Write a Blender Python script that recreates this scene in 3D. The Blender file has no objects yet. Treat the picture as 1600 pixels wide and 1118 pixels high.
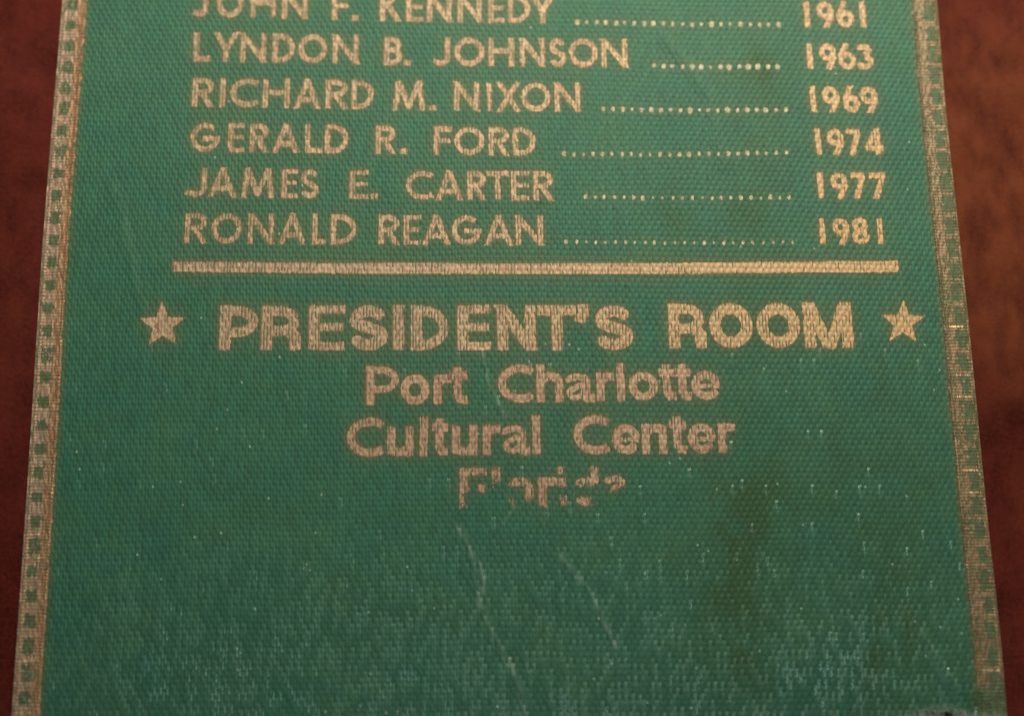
import bpy, math
import numpy as np
from mathutils import Matrix, Vector

C = bpy.context.scene.collection
MM = 0.001
# ------------------------------------------------------------------ camera
F_PX = 2000.0                       # focal length in photo pixels (frame 1600 wide)
TILT = math.atan(F_PX / 9022.0)     # the ribbon lies almost square to the lens
DIST = 68.4                         # mm from lens to cloth
cam_d = bpy.data.cameras.new("camera")
cam_d.sensor_width = 36.0
cam_d.lens = 36.0 * F_PX / 1600.0
cam_d.clip_start = 0.002
cam_d.clip_end = 5.0
cam_d.dof.use_dof = True
cam_d.dof.focus_distance = DIST * MM
cam_d.dof.aperture_fstop = 20.0
cam = bpy.data.objects.new("camera", cam_d)
CAMP = np.array([0.0, -DIST * math.sin(TILT), DIST * math.cos(TILT)])
cam.location = CAMP * MM
cam.rotation_euler = (TILT, 0, 0)
C.objects.link(cam)
bpy.context.scene.camera = cam

# ------------------------------------------------------------------ light
world = bpy.data.worlds.new("World")
bpy.context.scene.world = world
world.use_nodes = True
world.node_tree.nodes["Background"].inputs[0].default_value = (0.92, 0.97, 1.0, 1)
world.node_tree.nodes["Background"].inputs[1].default_value = 0.07

def area(name, loc, target, size, power, color, size_y=None):
    d = bpy.data.lights.new(name, 'AREA')
    d.energy = power
    d.color = color
    if size_y:
        d.shape = 'RECTANGLE'; d.size = size; d.size_y = size_y
    else:
        d.shape = 'DISK'; d.size = size
    o = bpy.data.objects.new(name, d)
    o.location = loc
    o.rotation_euler = (Vector(target) - Vector(loc)).to_track_quat('-Z', 'Y').to_euler()
    C.objects.link(o)
    return o

def spot(name, loc, target, radius, power, color, angle, blend):
    d = bpy.data.lights.new(name, 'SPOT')
    d.energy = power; d.color = color; d.shadow_soft_size = radius
    d.spot_size = math.radians(angle); d.spot_blend = blend
    o = bpy.data.objects.new(name, d)
    o.location = loc
    o.rotation_euler = (Vector(target) - Vector(loc)).to_track_quat('-Z', 'Y').to_euler()
    C.objects.link(o)

area("room_lamp", (0.10, 0.24, 0.36), (0, 0.0, 0), 0.30, 0.18, (1.0, 0.88, 0.72))
spot("added_edge_spot", (0.05, 0.22, 0.25), (0.012, 0.075, 0), 0.050, 13.6, (1.0, 0.87, 0.68), 22.8, 0.26)  # added spot; its cone edge stands in for a shadow across the cloth
area("added_glint_light", (0.012, -0.026, 0.30), (0, -0.02, 0), 0.008, 0.088, (0.91, 0.97, 0.95))  # small added source, placed for glints and fill towards the foot

sc = bpy.context.scene
sc.view_settings.view_transform = 'Standard'
sc.view_settings.look = 'None'
sc.view_settings.exposure = 0.0
sc.view_settings.gamma = 1.0

# ------------------------------------------------------------------ helpers
rng = np.random.default_rng(7)

def smooth_noise(shape, cells, seed):
    """smooth value noise on an array, cells = (rows, columns) of the coarse lattice"""
    r = np.random.default_rng(seed)
    g = r.random((cells[0] + 3, cells[1] + 3))
    y = np.linspace(0, cells[0], shape[0]); x = np.linspace(0, cells[1], shape[1])
    yi = y.astype(int); xi = x.astype(int)
    fy = y - yi; fx = x - xi
    fy = fy * fy * (3 - 2 * fy); fx = fx * fx * (3 - 2 * fx)
    a = g[yi][:, xi]; b = g[yi][:, xi + 1]; c = g[yi + 1][:, xi]; d = g[yi + 1][:, xi + 1]
    fx = fx[None, :]; fy = fy[:, None]
    return (a * (1 - fx) + b * fx) * (1 - fy) + (c * (1 - fx) + d * fx) * fy - 0.5

def make_mesh(name, verts, faces, mat, parent=None, smooth=True, attrs=None):
    """verts (n,3) in mm, faces (m,4) int"""
    me = bpy.data.meshes.new(name)
    n = len(verts); m = len(faces); k = faces.shape[1]
    me.vertices.add(n); me.loops.add(m * k); me.polygons.add(m)
    me.vertices.foreach_set("co", (np.asarray(verts, np.float32) * MM).ravel())
    me.loops.foreach_set("vertex_index", faces.astype(np.int32).ravel())
    me.polygons.foreach_set("loop_start", np.arange(0, m * k, k, dtype=np.int32))
    if smooth:
        me.polygons.foreach_set("use_smooth", np.ones(m, bool))
    if attrs:
        for an, av in attrs.items():
            at = me.attributes.new(an, 'FLOAT', 'POINT')
            at.data.foreach_set("value", np.asarray(av, np.float32).ravel())
    me.update(calc_edges=True)
    me.materials.append(mat)
    o = bpy.data.objects.new(name, me)
    C.objects.link(o)
    if parent is not None:
        o.parent = parent
    return o

def to_px(P):
    """photo pixel seen at a point of the cloth (mm)"""
    d = P - CAMP
    ct, st = math.cos(TILT), math.sin(TILT)
    x = d[..., 0]
    y = d[..., 1] * ct + d[..., 2] * st
    z = -d[..., 1] * st + d[..., 2] * ct
    return 800 + F_PX * x / (-z), 559 - F_PX * y / (-z)

def on_plane(px, py, z=0.0):
    px = np.asarray(px, float); py = np.asarray(py, float)
    ct, st = math.cos(TILT), math.sin(TILT)
    cx = (px - 800) / F_PX; cy = -(py - 559) / F_PX; cz = -1.0
    wx = cx; wy = cy * ct - cz * st; wz = cy * st + cz * ct
    t = (z - CAMP[2]) / wz
    return CAMP[0] + wx * t, CAMP[1] + wy * t

def dip(u, v):
    """slow undulation of the ribbon as it lies (mm)"""
    z = 0.10 * np.sin(u * 0.13 + 0.6) + 0.10 * np.sin(v * 0.17 + u * 0.05 + 1.0)
    z += 0.35 * np.exp(-(((u - 25) / 9.0) ** 2 + ((v + 19) / 7.0) ** 2))       # corner lifts a little
    return z

# ------------------------------------------------------------------ materials
class NT:
    def __init__(s, name):
        s.m = bpy.data.materials.new(name); s.m.use_nodes = True
        s.t = s.m.node_tree; s.b = s.t.nodes["Principled BSDF"]
        s.co = s.t.nodes.new("ShaderNodeTexCoord").outputs["Object"]
    def n(s, typ, **kw):
        nd = s.t.nodes.new(typ)
        for k, v in kw.items(): setattr(nd, k, v)
        return nd
    def put(s, sock, v):
        if isinstance(v, bpy.types.NodeSocket): s.t.links.new(v, sock)
        else: sock.default_value = v
    def math(s, op, a, b=0.0, clamp=False):
        nd = s.n("ShaderNodeMath", operation=op, use_clamp=clamp)
        s.put(nd.inputs[0], a); s.put(nd.inputs[1], b); return nd.outputs[0]
    def mix(s, f, a, b, mode='MIX'):
        nd = s.n("ShaderNodeMix", data_type='RGBA', blend_type=mode)
        s.put(nd.inputs[0], f); s.put(nd.inputs[6], a); s.put(nd.inputs[7], b); return nd.outputs[2]
    def noise(s, scale, detail=2.0, rough=0.5, vec=None):
        nd = s.n("ShaderNodeTexNoise"); nd.inputs["Scale"].default_value = scale
        nd.inputs["Detail"].default_value = detail; nd.inputs["Roughness"].default_value = rough
        s.t.links.new(vec or s.co, nd.inputs["Vector"]); return nd.outputs["Fac"]
    def ramp(s, f, lo, hi, a=0.0, b=1.0):
        nd = s.n("ShaderNodeMapRange"); s.put(nd.inputs[0], f)
        for i, v in enumerate((lo, hi, a, b)): nd.inputs[i + 1].default_value = v
        return nd.outputs[0]
    def scaled(s, v):
        nd = s.n("ShaderNodeMapping"); s.t.links.new(s.co, nd.inputs[0]); nd.inputs["Scale"].default_value = v
        return nd.outputs[0]
    def attr(s, name):
        return s.n("ShaderNodeAttribute", attribute_name=name).outputs["Fac"]
    def bump(s, h, strength, dist):
        nd = s.n("ShaderNodeBump"); nd.inputs["Strength"].default_value = strength
        nd.inputs["Distance"].default_value = dist; s.put(nd.inputs["Height"], h)
        s.t.links.new(nd.outputs[0], s.b.inputs["Normal"])

def rgb(r, g, b): return (r, g, b, 1.0)

def cloth_material():
    k = NT("green_satin")
    big = k.noise(260, 3, 0.6)
    col = k.mix(k.ramp(big, 0.35, 0.65), rgb(0.018, 0.094, 0.058), rgb(0.029, 0.106, 0.056))
    mid = k.noise(900, 3, 0.6)
    col = k.mix(k.ramp(mid, 0.35, 0.7, 0.0, 0.5), col, rgb(0.020, 0.098, 0.078))
    v = k.ramp(k.attr("rnd"), 0, 1, 0.82, 1.18)
    cb = k.n("ShaderNodeCombineXYZ")
    for i in range(3): k.put(cb.inputs[i], v)
    col = k.mix(1.0, col, cb.outputs[0], 'MULTIPLY')
    col = k.mix(k.attr("olive"), col, rgb(0.105, 0.095, 0.036))
    col = k.mix(k.attr("grime"), col, rgb(0.020, 0.058, 0.018))
    col = k.mix(k.attr("pale"), col, rgb(0.32, 0.42, 0.36))
    k.put(k.b.inputs["Base Color"], col)
    k.put(k.b.inputs["Roughness"], k.ramp(k.attr("gloss"), 0, 1, 0.56, 0.25))
    k.b.inputs["Specular Tint"].default_value = rgb(0.75, 1.0, 0.86)
    k.put(k.b.inputs["Specular IOR Level"], k.ramp(k.attr("gloss"), 0, 1, 0.32, 1.0))
    k.b.inputs["Sheen Weight"].default_value = 0.20
    k.b.inputs["Sheen Roughness"].default_value = 0.4
    fine = k.noise(14000, 2, 0.6, k.scaled((1.0, 0.22, 1.0)))
    k.bump(fine, 0.10, 0.00001)
    return k.m

def foil_material(name, a, b, c, metal=0.55, rough=0.42, lamp_sheen=False):
    k = NT(name)
    col = k.mix(k.ramp(k.noise(420, 3, 0.6), 0.38, 0.62), a, b)
    col = k.mix(k.ramp(k.noise(3500, 2, 0.6, k.scaled((1, 0.4, 1))), 0.46, 0.72, 0.0, 0.75), col, c)
    if lamp_sheen:  # warm lamp reflection painted into the foil as a yellower patch
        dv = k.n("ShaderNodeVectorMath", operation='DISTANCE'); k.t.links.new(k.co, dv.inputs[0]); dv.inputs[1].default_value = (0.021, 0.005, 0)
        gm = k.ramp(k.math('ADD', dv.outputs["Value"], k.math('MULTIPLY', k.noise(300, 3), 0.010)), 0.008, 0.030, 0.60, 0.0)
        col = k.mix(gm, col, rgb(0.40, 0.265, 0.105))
    k.put(k.b.inputs["Base Color"], col)
    k.b.inputs["Metallic"].default_value = metal
    k.b.inputs["Roughness"].default_value = rough
    k.bump(k.noise(9000, 3, 0.7), 0.4, 0.00002)
    return k.m

def plush_material():
    k = NT("red_brown_plush")
    n1 = k.noise(45, 4, 0.62)
    n2 = k.noise(700, 4, 0.62, k.scaled((1.0, 0.5, 1.0)))
    n3 = k.noise(4200, 2, 0.6)
    col = k.mix(k.ramp(n1, 0.36, 0.64), rgb(0.062, 0.0075, 0.006), rgb(0.085, 0.016, 0.010))
    dv = k.n("ShaderNodeVectorMath", operation='DISTANCE'); k.t.links.new(k.co, dv.inputs[0]); dv.inputs[1].default_value = (0.032, 0.010, -0.001)
    brownp = k.math('MULTIPLY', k.ramp(k.math('ADD', dv.outputs["Value"], k.math('MULTIPLY', k.noise(110, 3), 0.016)), 0.016, 0.026, 1.0, 0.0), 0.95)
    col = k.mix(brownp, col, rgb(0.125, 0.034, 0.014))  # browner patch around a point on the right
    col = k.mix(k.ramp(n2, 0.42, 0.70, 0.0, 0.72), col, rgb(0.030, 0.005, 0.004))
    col = k.mix(k.ramp(n3, 0.40, 0.75, 0.0, 0.35), col, rgb(0.125, 0.024, 0.016))
    k.put(k.b.inputs["Base Color"], col)
    k.b.inputs["Roughness"].default_value = 0.75
    k.b.inputs["Specular IOR Level"].default_value = 0.05
    k.bump(n3, 0.5, 0.0001)
    return k.m

M_CLOTH = cloth_material()
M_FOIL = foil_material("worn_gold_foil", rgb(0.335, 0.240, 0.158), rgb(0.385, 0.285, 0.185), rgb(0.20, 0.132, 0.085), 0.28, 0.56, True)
M_FOILC = foil_material("rubbed_copper_foil", rgb(0.32, 0.205, 0.138), rgb(0.37, 0.26, 0.17), rgb(0.20, 0.115, 0.078), 0.22, 0.56)
M_EDGE = foil_material("dull_gold_edge", rgb(0.27, 0.195, 0.14), rgb(0.30, 0.20, 0.13), rgb(0.17, 0.14, 0.085), 0.2, 0.5)
M_EDGEIN = foil_material("browned_gold_edge", rgb(0.27, 0.145, 0.075), rgb(0.30, 0.185, 0.10), rgb(0.15, 0.10, 0.05), 0.25, 0.5)
M_EDGE2 = foil_material("greenish_gold_edge", rgb(0.205, 0.130, 0.068), rgb(0.165, 0.120, 0.060), rgb(0.090, 0.090, 0.042), 0.25, 0.5)
M_PLUSH = plush_material()
M_GLINT = foil_material('glint_gold_foil', rgb(0.42, 0.31, 0.185), rgb(0.44, 0.30, 0.17), rgb(0.28, 0.19, 0.11), 0.3, 0.45)  # lighter gold that carries the border's glints in its colour
kf = NT("pale_fibre")
kf.b.inputs["Base Color"].default_value = rgb(0.20, 0.30, 0.24); kf.b.inputs["Roughness"].default_value = 0.5
M_FIBRE = kf.m
kb = NT("ribbon_underside")
kb.put(kb.b.inputs["Base Color"], kb.mix(kb.noise(1500, 2), rgb(0.02, 0.07, 0.045), rgb(0.035, 0.09, 0.05)))
kb.b.inputs["Roughness"].default_value = 0.6
M_BACK = kb.m

# ------------------------------------------------------------------ surface under the ribbon
gx = np.linspace(-75, 75, 420); gy = np.linspace(-62, 70, 380)
GX, GY = np.meshgrid(gx, gy)
gz = -1.5 + 0 * GX
gz += 1.1 * smooth_noise(GX.shape, (7, 8), 21) + 0.45 * smooth_noise(GX.shape, (30, 34), 22) + 0.22 * smooth_noise(GX.shape, (110, 120), 23)
gz -= 2.4 / (1 + np.exp(-(-(GY + 3.0) * 0.9))) * np.exp(-((GX - 33) / 9.0) ** 2) * np.exp(-((GY + 9.5) / 9.0) ** 2)
gz = np.minimum(gz, -0.62)
nr, nc = GX.shape
idx = np.arange(nr * nc).reshape(nr, nc)
fq = np.stack([idx[:-1, :-1], idx[:-1, 1:], idx[1:, 1:], idx[1:, :-1]], -1).reshape(-1, 4)
ground = make_mesh("fabric_surface", np.stack([GX, GY, gz], -1).reshape(-1, 3), fq, M_PLUSH)
ground["kind"] = "structure"

# ------------------------------------------------------------------ the ribbon's weave as a height field
NTH = 288          # warp threads across
SUB = 4            # samples per thread
DV = 0.05          # mm between rows
VTOP = float(on_plane(800, -120)[1]); VBOT = float(on_plane(800, 1150)[1])
rows = int((VTOP - VBOT) / DV)
cols = NTH * SUB + 1
v1 = np.linspace(VTOP, VBOT, rows)
a1 = np.linspace(0, 1, cols)
# outline of the ribbon, taken along both selvedges
ey = [-200, -90, 0, 130, 400, 560, 800, 970, 1118, 1200]
lx = [113, 104, 97, 87, 65, 54, 38, 27, 18, 12]
ry_ = [-200, -90, 0, 140, 400, 500, 640, 800, 978, 1118, 1200]
rx_ = [1447, 1457, 1466, 1477, 1504, 1514, 1527, 1542, 1561, 1572, 1579]
lu, lv = on_plane(lx, ey, 0.1)
ru, rv = on_plane(rx_, ry_, 0.15)
UL = np.interp(v1, lv[::-1], lu[::-1]); UR = np.interp(v1, rv[::-1], ru[::-1])
def soften(x, n=40):
    p = np.pad(x, n, mode='reflect', reflect_type='odd'); return np.convolve(p, np.ones(2 * n + 1) / (2 * n + 1), 'valid')
UL = soften(UL); UR = soften(UR)
V400 = float(on_plane(800, 400)[1])
A, V = np.meshgrid(a1, v1)
U = UL[:, None] * (1 - A) + UR[:, None] * A
Vs = V - (A - 0.5) * 0.04 * (V - V400)
shape = U.shape
pitch = 1.0 / NTH
thr = np.minimum(np.arange(cols) // SUB, NTH - 1)
sfrac = (np.arange(cols) % SUB) / SUB - 0.5
wob = smooth_noise(shape, (46, 130), 3) * 0.34 + smooth_noise(shape, (14, 22), 4) * 0.5
BW = 0.0275
inner = np.clip((np.minimum(A, 1 - A) - BW * 0.9) / 0.01, 0, 1)
U = U + wob * 0.18 * inner
P_FL = 0.59
thr_rand = np.random.default_rng(5).random(NTH)
phase = V / P_FL + 0.5 * (thr % 2)[None, :] + 0.08 * (thr_rand[thr] - 0.5)[None, :] + 0.30 * smooth_noise(shape, (9, 10), 6) + (thr * 0.003)[None, :]
cell = np.floor(phase).astype(int); w = phase - cell - 0.5
cell -= cell.min()
frand = np.random.default_rng(8).random((cell.max() + 2, NTH))
fr = frand[cell, np.broadcast_to(thr, shape)]
frand2 = np.random.default_rng(9).random((cell.max() + 2, NTH))
fr2 = frand2[cell, np.broadcast_to(thr, shape)] - 0.5
cross = 1 - 0.16 * (np.abs(2 * sfrac)[None, :] ** 2)
along = 1 - np.abs(2 * w) ** 5.0
H = 0.046 * (cross * (0.60 + 0.22 * along + 0.10 * fr) - 0.52 * w * w * 4 + 0.12 * fr2 * w * 2)
# short dark slits where two floats part
bnd = np.arange(SUB, cols - 1, SUB)
wl_ = w[:, bnd - 1]
slit_d = np.exp(-((wl_ + 0.02) / 0.17) ** 2) * (0.15 + 0.85 * fr[:, bnd - 1])
H[:, bnd] = 0.5 * (H[:, bnd - 1] + H[:, bnd + 1]) - 0.066 * (0.12 + 0.88 * slit_d)
H += 0.005 * smooth_noise(shape, (rows // 3, cols // 2), 10)
# selvedge: ribs running across the band
RIB = 0.17
band = np.minimum(A, 1 - A) < BW
ribph = Vs / RIB + 0.9 * smooth_noise(shape, (60, 12), 12)
Hb = 0.026 * np.abs(np.sin(np.pi * ribph)) + 0.05 * smooth_noise(shape, (rows // 5, cols // 2), 13) + 0.02
bq = np.minimum(A, 1 - A) / BW
bead = (np.exp(-((bq - .13) / .05) ** 2) + np.exp(-((bq - .95) / .05) ** 2)) * np.abs(np.sin(np.pi * ribph)) ** .7
Hb = Hb + 0.045 * bead
H = np.where(band, Hb, H)
# long creases where the satin has been pulled
PX, PY = to_px(np.stack([U, Vs, dip(U, Vs)], -1))
def seg_dist(x, y, pts):
    best = np.full(x.shape, 1e9)
    for (x0, y0), (x1, y1) in zip(pts[:-1], pts[1:]):
        dx, dy = x1 - x0, y1 - y0
        t = np.clip(((x - x0) * dx + (y - y0) * dy) / (dx * dx + dy * dy), 0, 1)
        best = np.minimum(best, np.hypot(x - x0 - t * dx, y - y0 - t * dy))
    return best
creases = [([(718, 825), (742, 880), (748, 940), (776, 1000), (806, 1060), (822, 1115)], 5.0, 0.030, 0.26),
           ([(750, 878), (757, 930)], 2.5, 0.02, 0.42),
           ([(876, 870), (928, 930), (941, 970), (962, 1010)], 4.0, 0.02, 0.32),
           ([(872, 850), (876, 940)], 2.0, 0.015, 0.12),
           ([(754, 548), (762, 600), (790, 650)], 2.6, 0.02, 0.34),
           ([(786, 818), (802, 795)], 3.0, 0.03, 0.2),
           ([(1440, 990), (1500, 1080)], 5.0, 0.04, 0.06),
           ([(180, 300), (230, 520)], 9.0, 0.03, 0.02),
           ([(1040, 60), (1110, 150), (1130, 260)], 10.0, 0.04, 0.03)]
pale = np.zeros(shape)
nz = np.clip(0.5 + 1.6 * smooth_noise(shape, (rows // 8, cols // 5), 31), 0, 1)
for pts, wd, hh, pl in creases:
    d = seg_dist(PX, PY, pts)
    g = np.exp(-(d / wd) ** 2)
    H = H + hh * g
    pale = np.maximum(pale, pl * g * (.35 + .65 * nz) * (0.25 + 1.2 * fr ** 2))
# small bright specks scattered over the weave
speck = (np.random.default_rng(40).random(shape) < 0.00012) & (PY > 520)
speck |= (np.random.default_rng(41).random(shape) < 0.00003)
sp = speck.astype(float); sp = np.maximum(sp, np.roll(sp, 1, 0)); sp = np.maximum(sp, np.roll(sp, 1, 1))
pale = np.maximum(pale, sp * 0.8)

Z = dip(U, Vs) + H
POS = np.stack([U, Vs, Z], -1)
PX, PY = to_px(POS)
# the cut end at the foot
yend = np.interp(PX, [0, 1000, 1150, 1300, 1425, 1455, 1490, 1520, 1550, 1600], [1140, 1136, 1134, 1130, 1123, 1112, 1113, 1123, 1120, 1124])
yend = yend + 4 * (thr_rand[thr][None, :] - 0.5)
# face arrays
FX = 0.25 * (PX[:-1, :-1] + PX[1:, :-1] + PX[:-1, 1:] + PX[1:, 1:])
FY = 0.25 * (PY[:-1, :-1] + PY[1:, :-1] + PY[:-1, 1:] + PY[1:, 1:])
alive = FY < yend[:-1, :-1]
fthr = np.arange(cols - 1) // SUB
fsub = np.arange(cols - 1) % SUB
vid = np.arange(rows * cols).reshape(rows, cols)
# threads end raggedly: edge of the print shifts a little from float to float
jx = 0.3 * smooth_noise(FX.shape, (rows // 3, cols // 2), 50) * 2
jy = 1.0 * smooth_noise(FX.shape, (rows // 6, NTH), 51) + 1.0 * (fr2[:-1, :-1])

# ------------------------------------------------------------------ lettering
def arc(cx, cy, rx, ry, a0, a1, n=22):
    t = np.radians(np.linspace(a0, a1, n))
    return [(cx + rx * math.cos(q), cy + ry * math.sin(q)) for q in t]

def ext(p, q, e0=0.0, e1=0.0):
    d = math.hypot(q[0] - p[0], q[1] - p[1]); ux, uy = (q[0] - p[0]) / d, (q[1] - p[1]) / d
    return [(p[0] - ux * e0, p[1] - uy * e0), (q[0] + ux * e1, q[1] + uy * e1)]

def glyph(ch, W, H_, w, bold):
    """centre lines of one character in a W x H_ box, y up, stroke w"""
    h = w / 2; L = []
    H = H_
    r = W - h; t = H - h; mx = W / 2
    def bowl(y0, y1, x0=h, xs=None, xr=r):
        xs = x0 + (xr - x0) * (0.45 if bold else 0.4) if xs is None else xs
        return ([.86] if bold else []) + [(x0, y1), (xs, y1)] + arc(xs, (y0 + y1) / 2, xr - xs, (y1 - y0) / 2, 90, -90, 16)[1:] + [(x0, y0)]
    if ch == 'A': L = [ext((h * 0.7, 0), (mx, H - h * .3), w, w), ext((W - h * 0.7, 0), (mx, H - h * .3), w, w), [(W * .2, H * .3), (W * .8, H * .3)]]
    elif ch == 'B': L = [[(h, 0), (h, H)], bowl(H * .53, t, xr=r - W * .06), bowl(h, H * .53)]
    elif ch == 'C':
        a = 50 if bold else 48
        rx = (W - h * 1.3) / (1 + math.cos(math.radians(a)))
        L = [arc(h + rx, H / 2, rx, H / 2 - h, a, 360 - a)]
    elif ch == 'G':
        rx = (W - w) / 2
        L = [arc(h + rx, H / 2, rx, H / 2 - h, 45, 358), [(mx - h, H * .46), (W, H * .46)]]
    elif ch == 'D': L = [[(h, 0), (h, H)], bowl(h, t, xs=h + (r - h) * .25)]
    elif ch == 'E':
        q = .74 if bold else .84; L = [[(h, 0), (h, H)], [q, (h, h * q), (W, h * q)], [q, (h, H - h * q), (W, H - h * q)], [q * .95, (h, H * .52), (W * .95, H * .52)]]
    elif ch == 'F': L = [[(h, 0), (h, H)], [(h, t), (W, t)], [(h, H * .5), (W * .92, H * .5)]]
    elif ch == 'H': L = [[(h, 0), (h, H)], [(r, 0), (r, H)], [(h, H * .54), (r, H * .54)]]
    elif ch in 'Il1': L = [[(mx, 0), (mx, H)]]
    elif ch == 'J': L = [[(r, H), (r, H * .27)] + arc(r - (W - w) * .55, H * .27, (W - w) * .55, H * .27 - h, 0, -95, 12)[1:] + [(0, h * 1.7)]]
    elif ch == 'K': L = [[(h, 0), (h, H)], ext((h, H * .42), (W - h, H), 0, w), ext((W * .38, H * .58), (W - h * .8, 0), 0, w)]
    elif ch == 'L': L = [[(h, 0), (h, H)], [(h, h), (W, h)]]
    elif ch == 'M':
        if bold: L = [[(h, 0), (h, H)], [(r, 0), (r, H)], ext((h * 1.1, H), (mx, 0), w, w), ext((W - h * 1.1, H), (mx, 0), w, w)]
        else: L = [ext((h, 0), (W * .17, H), w, w), ext((r, 0), (W * .83, H), w, w), ext((W * .18, H), (mx, H * .1), w, h * .5), ext((W * .82, H), (mx, H * .1), w, h * .5)]
    elif ch == 'N': L = [[(h, 0), (h, H)], [(r, 0), (r, H)], ext((h, H - h * .5), (r, h * .5), w, w)]
    elif ch in 'Oo0': L = [arc(mx, H / 2, mx - h, H / 2 - h, 0, 360, 36)]
    elif ch == 'P': L = [[(h, 0), (h, H)], bowl(H * (.40 if bold else .45), t)]
    elif ch == 'R': L = [[(h, 0), (h, H)], bowl(H * (.43 if bold else .5), t, xr=r - W * .03)] + ([[(r - W * .12, H * .40), (r - W * .02, H * .30), (r, 0)]] if bold else [ext((W * .42, H * .5), (W - h * 1.1, 0), 0, w)])
    elif ch == 'S':
        k = 1.0 if bold else 1.1
        ra = (H / 2 - h) / 2; ya = H - h - ra; yb = h + ra
        rxa = (W - w) / 2
        top = arc(mx, ya, rxa * .93, ra, 25, 215, 16)
        bot = arc(mx, yb, rxa, ra, 35, -155, 16)
        L = [top + bot]
    elif ch == 'T': L = [[(mx, 0), (mx, H)], [.88, (0, H - h * .88), (W, H - h * .88)]]
    elif ch == 'X': L = [ext((h, 0), (W - h, H), w, w), ext((h, H), (W - h, 0), w, w)]
    elif ch == 'Y': L = [[(mx, 0), (mx, H * .48)], ext((mx, H * .42), (h * .8, H), 0, w), ext((mx, H * .42), (W - h * .8, H), 0, w)]
    elif ch == '.': L = [[(0, H / 2), (W, H / 2)]]
    elif ch == "'": L = [[(mx + h * .1, H), (mx + h * .1, H * .55), (mx - h * .9, 0)]]
    elif ch == '9': L = [arc(mx, H * .66, mx - h, H * .34 - h, 0, 360, 26), [(r, H * .66), (W * .86, H * .45), (W * .42, -h)]]
    elif ch == '6': L = [arc(mx, H * .34, mx - h, H * .34 - h, 0, 360, 26), [(h, H * .34), (W * .16, H * .55), (W * .58, H + h)]]
    elif ch == '3': L = [arc(mx - W * .05, H * .74, mx - h - W * .03, H * .26 - h, 150, -80, 16), arc(mx - W * .04, H * .30, mx - h + W * .04, H * .30 - h, 85, -155, 18)]
    elif ch == '7': L = [[(0, t), (r + h * .4, t)], ext((r - h * .2, t), (W * .30, 0), 0, w)]
    elif ch == '4': L = [[(W * .72, 0), (W * .72, H)], [(0, H * .26), (W, H * .26)], ext((h * .4, H * .24), (W * .68, H), 0, w)]
    elif ch == '8': L = [arc(mx, H * .74, mx - h - W * .05, H * .26 - h * .7, 0, 360, 24), arc(mx, H * .29, mx - h, H * .29 - h, 0, 360, 26)]
    elif ch == 'r': L = [[(h, 0), (h, H)], [(h, H * .62), (h * 1.6, H * .80), (W * .62, H - h * 1.0), (W, H - h * 1.0)]]
    elif ch == 't': L = [[(W * .45, H), (W * .45, h * 2.2), (W * .62, h), (W, h)], [(0, H * .77), (W, H * .77)]]
    elif ch == 'h': L = [[(h, 0), (h, H)], [(h, H * .52), (W * .3, H * .66), (W * .55, H * .735 - h * .4), (W * .8, H * .68 - h * .4), (r, H * .52), (r, 0)]]
    elif ch == 'n': L = [[(h, 0), (h, H)], [(h, H * .62), (W * .32, H * .85), (W * .58, t), (W * .84, H * .86 - h * .2), (r, H * .62), (r, 0)]]
    elif ch == 'u': L = [[(r, 0), (r, H)], [(h, H), (h, H * .38), (W * .16, H * .15 + h * .2), (W * .42, h), (W * .68, H * .15), (r, H * .38)]]
    elif ch == 'e': L = [arc(mx, H / 2, mx - h, H / 2 - h, 2, 325, 32), [.55, (h, H * .48), (W * .96, H * .48)]]
    elif ch == 'a':
        s_ = W * .86 - h
        L = [[(s_ * .9 + h * .2, H * .52), (s_, H * .12), (W, h * .8)], [.8, (h * 1.2, H * .70)] + arc(s_ * .52 + h * .4, H * .70, s_ * .5 - h * .2, H * .30 - h, 155, 0, 12) + [(s_, H * .1)],
             [.7, (s_, H * .60), (W * .42, H * .54)] + arc(W * .38, H * .30, W * .38 - h, H * .28 - h * .8, 100, 275, 12) + [(s_, H * .30)]]
    elif ch == 'i': L = [[(mx, 0), (mx, H * .70)], [(mx, H * .80), (mx, H)]]
    elif ch == 'd': L = [[(r, 0), (r, H)], arc(mx, H * .37, mx - h, H * .37 - h, 0, 360, 28)]
    return L

def inside(X, Y, L, w):
    hw = w / 2
    m = np.zeros(X.shape, bool)
    for pl in L:
        hw = w / 2
        if not isinstance(pl[0], tuple): hw = hw * pl[0]; pl = pl[1:]
        for i in range(len(pl) - 1):
            (x0, y0), (x1, y1) = pl[i], pl[i + 1]
            dx, dy = x1 - x0, y1 - y0
            l2 = dx * dx + dy * dy + 1e-9
            t = ((X - x0) * dx + (Y - y0) * dy) / l2
            pd = np.abs((X - x0) * dy - (Y - y0) * dx) / math.sqrt(l2)
            m |= (pd <= hw) & (t >= 0) & (t <= 1)
            if i > 0: m |= np.hypot(X - x0, Y - y0) <= hw
    return m

ribbon = bpy.data.objects.new("printed_ribbon", None)
C.objects.link(ribbon)
ribbon["label"] = "wide green satin ribbon printed in worn gold with names and years on dark red fabric"
ribbon["category"] = "ribbon"

gold = np.zeros(FX.shape, bool)
LIFT = 0.007
def emit(name, mask, r0, c0, mat, label=None, kind=None):
    """lay foil over the masked cells of the weave"""
    rr, cc = np.nonzero(mask)
    if not len(rr): return None
    rr = rr + r0; cc = cc + c0
    gold[rr, cc] = True
    q = np.stack([vid[rr, cc], vid[rr + 1, cc], vid[rr + 1, cc + 1], vid[rr, cc + 1]], -1)
    used, inv = np.unique(q.ravel(), return_inverse=True)
    P = POS.reshape(-1, 3)[used].copy(); P[:, 2] += LIFT
    o = make_mesh(name, P, inv.reshape(-1, 4), mat, ribbon)
    if label: o["label"] = label
    if kind: o["kind"] = kind
    return o

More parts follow.
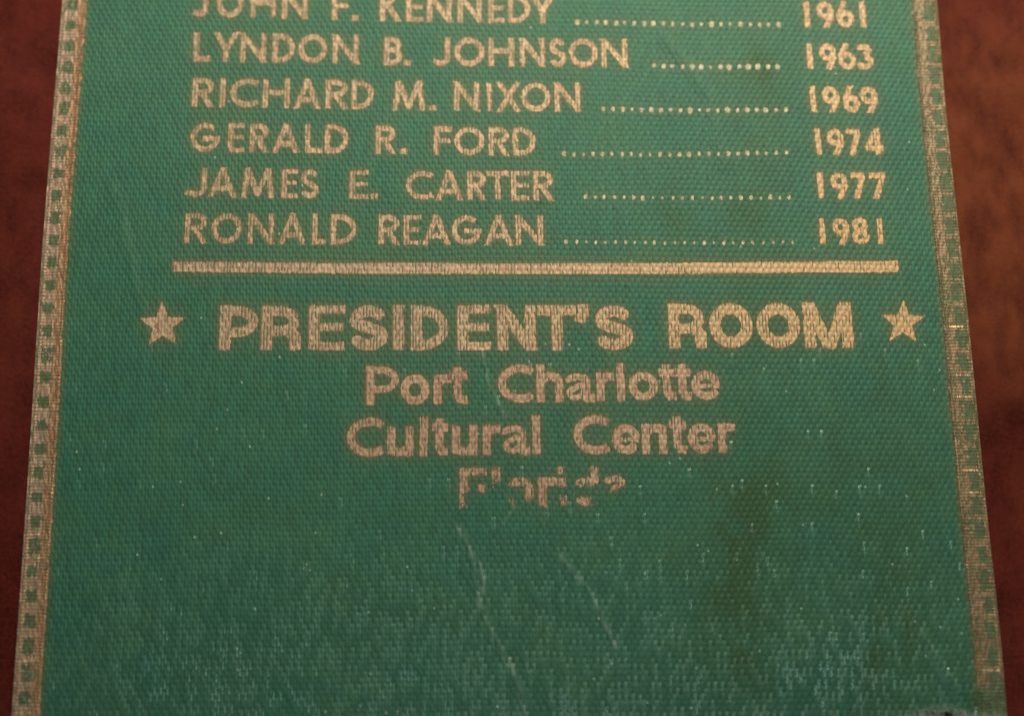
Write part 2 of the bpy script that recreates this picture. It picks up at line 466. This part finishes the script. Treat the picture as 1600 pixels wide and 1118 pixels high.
slit = smooth_noise(FX.shape, (rows // 5, NTH * 2), 60)
crumb = smooth_noise(FX.shape, (rows // 2, cols - 2), 61)
def window(x0, x1, y0, y1):
    m = (FX > x0) & (FX < x1) & (FY > y0) & (FY < y1)
    rr = np.nonzero(m.any(1))[0]; cc = np.nonzero(m.any(0))[0]
    if not len(rr): return None
    return rr[0], rr[-1] + 1, cc[0], cc[-1] + 1

def put_glyph(ch, x0, x1, yb, hgt, w, bold, mat, wear=0.30, rub=None, label=None, name=None):
    pad = 6
    bb = window(x0 - pad, x1 + pad, yb - hgt - pad, yb + pad)
    if bb is None: return
    r0, r1, c0, c1 = bb
    X = FX[r0:r1, c0:c1] + jx[r0:r1, c0:c1]; Y = FY[r0:r1, c0:c1] + jy[r0:r1, c0:c1]
    lean = ((x0 + x1) / 2 - 678) / (8463 + yb) * 1.15
    Y0 = yb - Y
    X = X - lean * (Y - (yb - hgt / 2)) - x0
    W = x1 - x0
    m = inside(X, Y0, glyph(ch, W, hgt, w, bold), w)
    m &= (Y0 > -0.8) & (Y0 < hgt + 0.8)
    sl = slit[r0:r1, c0:c1]; cr = crumb[r0:r1, c0:c1]
    s3 = (fsub[c0:c1] == 3)[None, :]
    m &= ~(s3 & (sl > 0.27 - wear))
    m &= ~(cr > 0.49 - wear * 0.2)
    if rub is not None:
        rx = 9 * smooth_noise((r1 - r0, c1 - c0), (12, 12), int(x0)) + 5 * cr; ryy = 11 * smooth_noise((r1 - r0, c1 - c0), (12, 14), int(x0) + 1) + 8 * cr
        m &= ~rub(FX[r0:r1, c0:c1] + rx, FY[r0:r1, c0:c1] + ryy)
        m &= ~(smooth_noise((r1 - r0, c1 - c0), (16, 22), int(x0) + 2) + .4 * sl > .30)
    m &= alive[r0:r1, c0:c1]
    nm = name or ('digit' if ch.isdigit() else 'letter' if ch.isalpha() else 'full_stop' if ch == '.' else 'apostrophe')
    emit(nm, m, r0, c0, mat, label)

def word(items, yl, yr, hgt, w, bold, mat, wear=0.30, tall=None):
    xa = items[0][1]; xb = items[-1][2]
    for it in items:
        ch, x0, x1 = it[:3]
        f = ((x0 + x1) / 2 - xa) / max(1, xb - xa)
        yb = yl + (yr - yl) * f
        hh = hgt * (tall.get(ch, 1.0) if tall else 1.0)
        if ch == '.': hh = w * 1.05
        if ch == "'": yb -= hgt * .62
        put_glyph(ch, x0, x1, yb, hh, w, bold, mat, wear)

SW = 8.0
N_ = lambda s, *x: [(c, x[2 * i], x[2 * i + 1]) for i, c in enumerate(s)]
# the list of names
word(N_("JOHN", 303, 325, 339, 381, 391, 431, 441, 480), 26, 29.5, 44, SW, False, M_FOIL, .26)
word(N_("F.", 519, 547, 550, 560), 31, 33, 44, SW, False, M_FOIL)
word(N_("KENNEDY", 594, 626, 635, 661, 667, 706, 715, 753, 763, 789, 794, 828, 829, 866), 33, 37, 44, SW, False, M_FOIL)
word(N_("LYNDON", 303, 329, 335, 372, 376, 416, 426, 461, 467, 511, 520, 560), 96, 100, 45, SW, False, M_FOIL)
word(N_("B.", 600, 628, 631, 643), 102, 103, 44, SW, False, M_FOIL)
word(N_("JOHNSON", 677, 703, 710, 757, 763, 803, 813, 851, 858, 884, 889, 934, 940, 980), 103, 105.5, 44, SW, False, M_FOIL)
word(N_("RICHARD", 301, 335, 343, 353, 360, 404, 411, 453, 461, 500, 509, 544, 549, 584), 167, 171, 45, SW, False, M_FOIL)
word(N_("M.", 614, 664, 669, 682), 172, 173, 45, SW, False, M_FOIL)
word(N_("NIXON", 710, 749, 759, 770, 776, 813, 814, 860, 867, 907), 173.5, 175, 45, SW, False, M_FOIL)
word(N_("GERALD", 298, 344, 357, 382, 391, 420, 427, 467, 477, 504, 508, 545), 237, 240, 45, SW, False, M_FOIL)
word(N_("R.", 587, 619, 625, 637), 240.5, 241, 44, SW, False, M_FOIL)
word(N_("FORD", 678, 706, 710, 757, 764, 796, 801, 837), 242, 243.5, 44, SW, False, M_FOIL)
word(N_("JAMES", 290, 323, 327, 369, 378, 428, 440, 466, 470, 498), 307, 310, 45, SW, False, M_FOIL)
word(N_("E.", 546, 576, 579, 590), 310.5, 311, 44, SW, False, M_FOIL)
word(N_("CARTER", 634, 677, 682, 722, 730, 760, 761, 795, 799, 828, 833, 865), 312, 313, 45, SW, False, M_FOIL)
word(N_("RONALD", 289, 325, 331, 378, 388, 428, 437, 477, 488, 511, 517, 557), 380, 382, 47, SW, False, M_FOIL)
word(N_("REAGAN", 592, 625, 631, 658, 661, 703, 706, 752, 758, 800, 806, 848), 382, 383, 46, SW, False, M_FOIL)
# the years
DG = 8.6
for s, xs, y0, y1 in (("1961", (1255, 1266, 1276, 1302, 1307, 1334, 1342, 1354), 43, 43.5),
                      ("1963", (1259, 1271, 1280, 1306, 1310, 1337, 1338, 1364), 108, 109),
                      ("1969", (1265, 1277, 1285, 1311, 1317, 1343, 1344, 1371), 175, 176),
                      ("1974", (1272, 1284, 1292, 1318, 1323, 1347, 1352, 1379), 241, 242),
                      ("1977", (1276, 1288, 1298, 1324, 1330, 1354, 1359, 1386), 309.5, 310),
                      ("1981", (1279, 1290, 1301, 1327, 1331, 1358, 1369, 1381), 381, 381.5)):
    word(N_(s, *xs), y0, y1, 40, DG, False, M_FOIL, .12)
# the big heading and the place
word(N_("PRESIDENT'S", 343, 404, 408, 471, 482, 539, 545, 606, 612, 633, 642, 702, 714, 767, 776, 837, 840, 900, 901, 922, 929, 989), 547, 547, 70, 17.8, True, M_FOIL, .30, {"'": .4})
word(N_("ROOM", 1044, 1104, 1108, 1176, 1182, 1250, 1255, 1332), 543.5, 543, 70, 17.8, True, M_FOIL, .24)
xh = 0.765
tall = {'o': xh, 'r': xh, 'a': xh, 'e': xh, 'u': xh, 'n': xh, 't': .95}
word(N_("Port", 572, 624, 626, 671, 678, 706, 702, 731), 633, 630.5, 61, 12.8, True, M_FOILC, .15, tall)
word(N_("Charlotte", 778, 834, 838, 880, 883, 929, 932, 960, 963, 977, 982, 1028, 1030, 1056, 1055, 1080, 1080, 1126), 629, 624, 59, 12.6, True, M_FOILC, .15, tall)
word(N_("Cultural", 542, 600, 605, 646, 656, 669, 675, 700, 706, 746, 754, 782, 784, 828, 831, 845), 714, 709, 61, 12.6, True, M_FOILC, .2, tall)
word(N_("Center", 896, 952, 956, 1000, 1003, 1042, 1046, 1073, 1075, 1118, 1122, 1150), 710, 707, 61, 12.6, True, M_FOILC, .18, tall)
# apostrophe sits at cap height
# "Florida" has mostly rubbed away
def rubF(x, y): return ((x > 735) & (y > 750) & (x < 748)) | ((x > 733) & (y > 744) & ~((x > 748) & (x < 760) & (y > 754) & (y < 768))) | ((y > 768) & (x > 727)) | ((y > 780) & (np.sin(x * 2.1 + y) > .2))
def rubl(x, y): return (y > 752 + 5 * np.sin(x * 1.3))
def rubo(x, y): return ((x < 797 + (y - 755) * .0) & (y > 760) & ~((y > 779) & (x > 792) & (x < 804))) | ((y > 760) & (x < 812) & ~((y > 779) & (x > 793) & (x < 804))) | ((y > 779) & (x > 804)) | ((y < 766) & (y > 758) & (x < 806))
def rubi(x, y): return (y > 757) & ~((y > 776) & (y < 789) & (x > 878))
def rubd(x, y): return ((y > 757) & (y < 776)) | ((x > 922) & (y > 756)) 
def ruba(x, y): return (y > 757) & ~((y < 768) & (x > 955) & (x < 967))
F7 = [('F', 718, 762, 795, 64, rubF), ('l', 768, 782, 793, 63, rubl), ('o', 792, 834, 792, 47, rubo), ('r', 841, 870, 791, 46, None),
      ('i', 871, 885, 790, 62, rubi), ('d', 895, 936, 790.5, 62, rubd), ('a', 944, 982, 787, 46, ruba)]
for ch, x0, x1, yb, hh, rb in F7:
    put_glyph(ch, x0, x1, yb, hh, 12.6, True, M_FOILC, .24, rb, None if ch == 'r' else "rubbed away letter with only fragments of gold left")
# dotted leaders
def leader(x0, y0, x1, y1, n, w, hgt, dim):
    bb = window(x0 - 8, x1 + 8, min(y0, y1) - 10, max(y0, y1) + 10)
    r0, r1, c0, c1 = bb
    X = FX[r0:r1, c0:c1]; Y = FY[r0:r1, c0:c1]
    m = np.zeros(X.shape, bool)
    for i in range(n):
        f = i / (n - 1)
        cx = x0 + (x1 - x0) * f + rng.uniform(-1, 1); cy = y0 + (y1 - y0) * f + rng.uniform(-.7, .7) + 1.5 * math.sin(f * 3.14)
        k = rng.uniform(.72, 1.1) * (0.8 if rng.random() < dim else 1.0)
        m |= (np.abs((X - cx) / (w * k)) ** 2.6 + np.abs((Y - cy) / (hgt * k)) ** 2.6) < 1
    emit("dotted_leader", m & alive[r0:r1, c0:c1], r0, c0, M_DOT, None, "stuff")
M_DOT = foil_material("pale_gold_dots", rgb(0.27, 0.29, 0.19), rgb(0.31, 0.31, 0.21), rgb(0.20, 0.24, 0.15), 0.1, 0.5)
leader(902, 34.5, 1216, 38.5, 22, 3.4, 4.0, .2)
leader(1022, 103, 1214, 104.5, 14, 3.8, 4.2, .1)
leader(943, 170, 1227, 172, 20, 3.6, 4.2, .2)
leader(881, 241, 1228, 238.5, 24, 3.0, 4.0, .4)
leader(914, 308, 1234, 308, 22, 2.8, 3.6, .4)
leader(885, 377.5, 1238, 378, 24, 2.6, 3.4, .5)
# divider bar
bb = window(262, 1412, 398, 438)
r0, r1, c0, c1 = bb
X = FX[r0:r1, c0:c1]; Y = FY[r0:r1, c0:c1] + 0.5 * jy[r0:r1, c0:c1]
yt = np.interp(X, [270, 560, 950, 1403], [408.5, 411, 411.5, 407.5]); ybm = np.interp(X, [270, 560, 950, 1403], [424.5, 427.5, 428, 425])
m = (X > 270 + jx[r0:r1, c0:c1]) & (X < 1403.5) & (Y > yt) & (Y < ybm)
m &= ~((fsub[c0:c1] == 3)[None, :] & (slit[r0:r1, c0:c1] > 0.02 + 0.25 * (X > 900)))
m &= ~(crumb[r0:r1, c0:c1] > 0.45)
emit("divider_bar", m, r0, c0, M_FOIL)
# stars
def star(cx, cy, R, rot=0):
    bb = window(cx - R - 4, cx + R + 4, cy - R - 4, cy + R + 4); r0, r1, c0, c1 = bb
    X = FX[r0:r1, c0:c1] + .6 * jx[r0:r1, c0:c1] - cx; Y = cy - FY[r0:r1, c0:c1] - .4 * jy[r0:r1, c0:c1]
    th = np.arctan2(X, Y) - rot
    th = np.abs((th + math.pi / 5) % (2 * math.pi / 5) - math.pi / 5)
    rr = np.hypot(X, Y)
    ri = R * 0.42
    # edge from tip (R,0) to notch (ri, 36deg)
    ax, ay = R, 0; bx, by = ri * math.cos(math.pi / 5), ri * math.sin(math.pi / 5)
    px, py = rr * np.cos(th), rr * np.sin(th)
    m = ((bx - ax) * (py - ay) - (by - ay) * (px - ax)) > 0
    m &= ~((fsub[c0:c1] == 3)[None, :] & (slit[r0:r1, c0:c1] > 0.2)) 
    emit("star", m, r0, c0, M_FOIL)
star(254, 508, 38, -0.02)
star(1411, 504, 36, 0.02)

# gold bands on both selvedges with a ladder of open squares
FA = (A[:-1, :-1] + A[1:, 1:]) / 2
FV = (Vs[:-1, :-1] + Vs[1:, 1:]) / 2
wl_y = [10, 42, 73, 105, 132, 484, 518, 554, 590, 629, 702, 740, 773, 817, 856, 893, 932, 971, 1010, 1050, 1097]
v73 = float(on_plane(110, 73)[1]); v1010 = float(on_plane(45, 1010)[1])
WP = (v73 - v1010) / 26.0
for side in (0, 1):
    q = (FA if side == 0 else 1 - FA) / BW
    wv = (FV - v73) / WP + (0.0 if side == 0 else 0.35)
    wk = np.floor(wv + .5).astype(int); wl = np.abs(wv - wk)
    wr = np.random.default_rng(70 + side).random(wk.max() - wk.min() + 1)[wk - wk.min()]
    jn = smooth_noise(FX.shape, (rows // 4, cols // 3), 80 + side)
    inb = (q < 1 + .10 * jn) & alive
    if side == 0:
        win = (q > .20 + .12 * jn) & (q < .60 - .16 * jn + .04 * wr) & (wl < .20 + .15 * wr + .14 * jn) & (crumb + .3 * wr < .46)
        patch = smooth_noise(FX.shape, (rows // 26, cols // 14), 82)
        wear = (crumb > .40 - .25 * np.clip(patch, 0, 1)) 
    else:
        win = (q > .16 + .12 * jn) & (q < .52 + .18 * jn) & (wl < .33 + .08 * wr)
        patch = smooth_noise(FX.shape, (rows // 30, cols // 14), 83)
        wear = (crumb + .9 * patch * 0.6 > .26)
    # near the cut end the right band has faded out
    fade = np.clip((FY - 1062) / 20, 0, 1) if side == 1 else np.clip((FY - 1114) / 20, 0, 1)
    m = inb & ~win & ~wear & (np.random.default_rng(90 + side).random(FX.shape) > fade)
    if side == 0:
        emit("outer_stripe", m & (q < .62), 0, 0, M_EDGE); emit("inner_stripe", m & (q >= .62), 0, 0, M_EDGEIN)
    else:
        emit("outer_stripe", m & (q < .55), 0, 0, M_EDGE2); emit("inner_stripe", m & (q >= .55), 0, 0, M_EDGE2)
    bd = (bead[:-1, :-1] > .55) & ((FA < .5) == (side == 0)) & (q < 1.05) & alive & (fade < .4)
    bd &= (smooth_noise(FX.shape, (rows // 22, 40), 84 + side) + (.12 if side == 0 else -.12) + np.clip((FY - 500) / 2500, -.1, .2) + .5 * crumb > .12 + .5 * (FY < 400))
    rung = (np.abs(wl - .47) < .05) & (q > .15) & (q < .75) & (wr > .70) & (FY > 430) & alive & (crumb < .2) & (fade < .4)
    keep_lift = LIFT; LIFT = 0.016
    emit("border_bead_glints", bd | rung, 0, 0, M_GLINT, None, "stuff")  # raised beads and rungs, with their glints painted on in lighter gold
    LIFT = keep_lift

# ------------------------------------------------------------------ cloth mesh, with its stains and its random floats
g = np.zeros(shape); g[:-1, :-1] = gold & ~((FA < BW) | (FA > 1 - BW))
def blur(x, n, ax):
    c = np.cumsum(np.pad(x, [(n + 1, n) if i == ax else (0, 0) for i in range(2)], mode='edge'), axis=ax)
    return (c[2 * n + 1:] - c[:-2 * n - 1]) / (2 * n + 1) if ax == 0 else (c[:, 2 * n + 1:] - c[:, :-2 * n - 1]) / (2 * n + 1)
gb = g
for _ in range(2): gb = blur(blur(gb, 4, 0), 4, 1)
olive = np.clip(gb * 2.0, 0, 0.62)
gb2 = g
for _ in range(2): gb2 = blur(blur(gb2, 11, 0), 11, 1)
olive = np.clip(np.maximum(olive, gb2 * 0.9), 0, .62)
bandA = np.minimum(A, 1 - A)
olive = np.where(bandA < BW, 0.64, np.maximum(olive, .5 * np.exp(-((bandA - BW) / 0.0045) ** 2)))
def stain(cx, cy, rx, ry, k, rot=0.0):
    dx, dy = PX - cx, PY - cy
    c, s = math.cos(rot), math.sin(rot)
    return k * np.exp(-(((dx * c + dy * s) / rx) ** 2 + ((-dx * s + dy * c) / ry) ** 2))
grime = stain(1190, 105, 22, 34, .50, -.3) + stain(1378, 590, 12, 34, .50) + stain(1160, 850, 34, 95, .45, .1) + stain(1310, 745, 16, 60, .35) \
    + stain(1205, 800, 60, 60, .22) + stain(1150, 1000, 36, 90, .42) + stain(1370, 1000, 14, 70, .40, .12) + stain(1420, 1000, 10, 50, .3) \
    + stain(844, 318, 8, 4, .6) + stain(1150, 330, 26, 44, .28) + stain(1050, 330, 26, 30, .22) + stain(1362, 428, 10, 8, .35) + stain(390, 800, 60, 40, .10) \
    + stain(1525, 1095, 24, 16, .5) + stain(1065, 1085, 60, 18, .18) + stain(600, 940, 60, 60, .12) + stain(103, 415, 10, 4, .8) + stain(108, 400, 8, 5, .5)
grime = np.clip((grime + stain(1185, 300, 55, 280, .30) + stain(1150, 900, 80, 260, .34) + stain(1400, 900, 70, 260, .26) + stain(1300, 760, 120, 160, .14) + stain(1060, 330, 26, 90, .2)) * 1.35 * (0.8 + 1.0 * smooth_noise(shape, (40, 46), 95)) + .05 * (smooth_noise(shape, (24, 30), 96) > .2), 0, .85)
endp = np.clip((PY - (yend - 16)) / 18, 0, 1) ** 1.6 * (0.12 + .40 * np.clip((PX - 1400) / 60, 0, 1)) * (0.6 + 1.0 * nz)
pale = np.clip(np.maximum(pale, endp), 0, .9)
# skirt down both selvedges
verts = POS.reshape(-1, 3)
faces_m = alive
q = np.stack([vid[:-1, :-1], vid[1:, :-1], vid[1:, 1:], vid[:-1, 1:]], -1)[faces_m]
vA = len(verts)
ex = []; ef = []
def skirt(col, sgn):
    global vA
    base = POS[:, col].copy()
    prof = [(0.045, -0.05), (0.055, -0.14), (0.01, -0.24), (-0.25, -0.27)]
    ids = [vid[:, col]]
    for du, dz in prof:
        p = base.copy(); p[:, 0] += sgn * du * 1.0; p[:, 2] = dip(base[:, 0], base[:, 1]) + dz + .02
        ex.append(p); ids.append(np.arange(vA, vA + rows)); vA += rows
    ok = alive[:, min(col, cols - 2)]
    for a_, b_ in zip(ids[:-1], ids[1:]):
        f = np.stack([a_[:-1], b_[:-1], b_[1:], a_[1:]], -1) if sgn < 0 else np.stack([b_[:-1], a_[:-1], a_[1:], b_[1:]], -1)
        ef.append(f[ok])
skirt(0, -1); skirt(cols - 1, 1)
allv = np.concatenate([verts] + ex); allf = np.concatenate([q] + ef)
def padded(x, val): return np.concatenate([x.ravel(), np.full(len(allv) - x.size, val)])
# drop the grid points beyond the cut end
used, inv = np.unique(allf.ravel(), return_inverse=True)
foot = np.clip((PY - 800) / 260, 0, 1) ** 1.3 * np.clip((PX - 60) / 200, .35, 1) * np.clip((1560 - PX) / 300, .25, 1)
foot = foot * np.clip(1 + 1.2 * smooth_noise(shape, (14, 12), 98), .3, 1.4)
gloss = np.clip(foot * np.clip((fr - .42) / .45, 0, 1) + .8 * (fr > .985) * np.clip((PY - 450) / 300, 0, 1), 0, 1)
rnd = fr * .8 + .2 * np.clip(.5 + smooth_noise(shape, (60, 70), 97), 0, 1)
cloth = make_mesh("woven_cloth", allv[used], inv.reshape(-1, 4), M_CLOTH, ribbon, attrs={
    "rnd": padded(rnd, .5)[used], "gloss": padded(gloss, 0)[used], "olive": padded(olive, .5)[used], "grime": padded(grime, 0)[used], "pale": padded(pale, .1)[used]})
cloth["kind"] = "stuff"
# underside
bu = POS[::40, ::46].copy(); bu[..., 2] = dip(bu[..., 0], bu[..., 1]) - 0.25
bpx, bpy_ = to_px(bu)
br, bc = bu.shape[:2]
bi = np.arange(br * bc).reshape(br, bc)
bf = np.stack([bi[:-1, :-1], bi[:-1, 1:], bi[1:, 1:], bi[1:, :-1]], -1)[(bpy_[1:, 1:] < 1100)]
make_mesh("underside", bu.reshape(-1, 3), bf.reshape(-1, 4), M_BACK, ribbon)

# ------------------------------------------------------------------ frayed fibres at the cut end
def tube(path, r):
    path = np.asarray(path); n = len(path); k = 3
    d = np.gradient(path, axis=0); d /= np.linalg.norm(d, axis=1)[:, None] + 1e-9
    a_ = np.cross(d, [0, 0, 1.0]); a_ /= np.linalg.norm(a_, axis=1)[:, None] + 1e-9
    b_ = np.cross(d, a_)
    rr = r * np.linspace(1, .5, n)[:, None]
    vs = np.concatenate([path + rr * (math.cos(t) * a_ + math.sin(t) * b_) for t in (0, 2.094, 4.189)])
    f = []
    for j in range(k):
        j2 = (j + 1) % k
        for i in range(n - 1): f.append((j * n + i, j2 * n + i, j2 * n + i + 1, j * n + i + 1))
    return vs, np.array(f)
fr_rng = np.random.default_rng(123)
VV, FF, off = [], [], 0
def fibre(px, py, L, ang, curl, lift, r):
    global off
    u0, v0 = on_plane(px, py, 0.1)
    s = np.linspace(0, 1, 7)
    th = ang + curl * s
    st = L / 6
    x = u0 + np.concatenate([[0], np.cumsum(np.cos(th[1:]) * st)]); y = v0 + np.concatenate([[0], np.cumsum(np.sin(th[1:]) * st)])
    z = dip(x, y) + 0.03 + lift * np.sin(s * 2.2)
    vs, f = tube(np.stack([x, y, z], -1), r)
    VV.append(vs); FF.append(f + off); off += len(vs)
for i in range(160):
    px = fr_rng.uniform(1100, 1545)
    ye = float(np.interp(px, [0, 1000, 1150, 1300, 1425, 1455, 1490, 1520, 1550, 1600], [1140, 1136, 1134, 1130, 1123, 1112, 1113, 1123, 1120, 1124]))
    fibre(px, ye - fr_rng.uniform(-2, 10), fr_rng.uniform(.5, 1.4), -math.pi / 2 + fr_rng.normal(0, .35), fr_rng.normal(0, .7), fr_rng.uniform(0, .25), .022)
for cx, cy, n, sp_ in ((1448, 1110, 26, 12), (1500, 1117, 18, 12), (1340, 1122, 16, 24), (1545, 1119, 8, 5)):
    for i in range(n):
        fibre(cx + fr_rng.normal(0, sp_), cy + fr_rng.normal(0, 5), fr_rng.uniform(.5, 1.5), -math.pi / 2 + fr_rng.normal(0.35, .6), fr_rng.normal(0, 1.0), fr_rng.uniform(.1, .5), .024)
fib = make_mesh("frayed_fibres", np.concatenate(VV), np.concatenate(FF), M_FIBRE, ribbon)
fib["kind"] = "stuff"
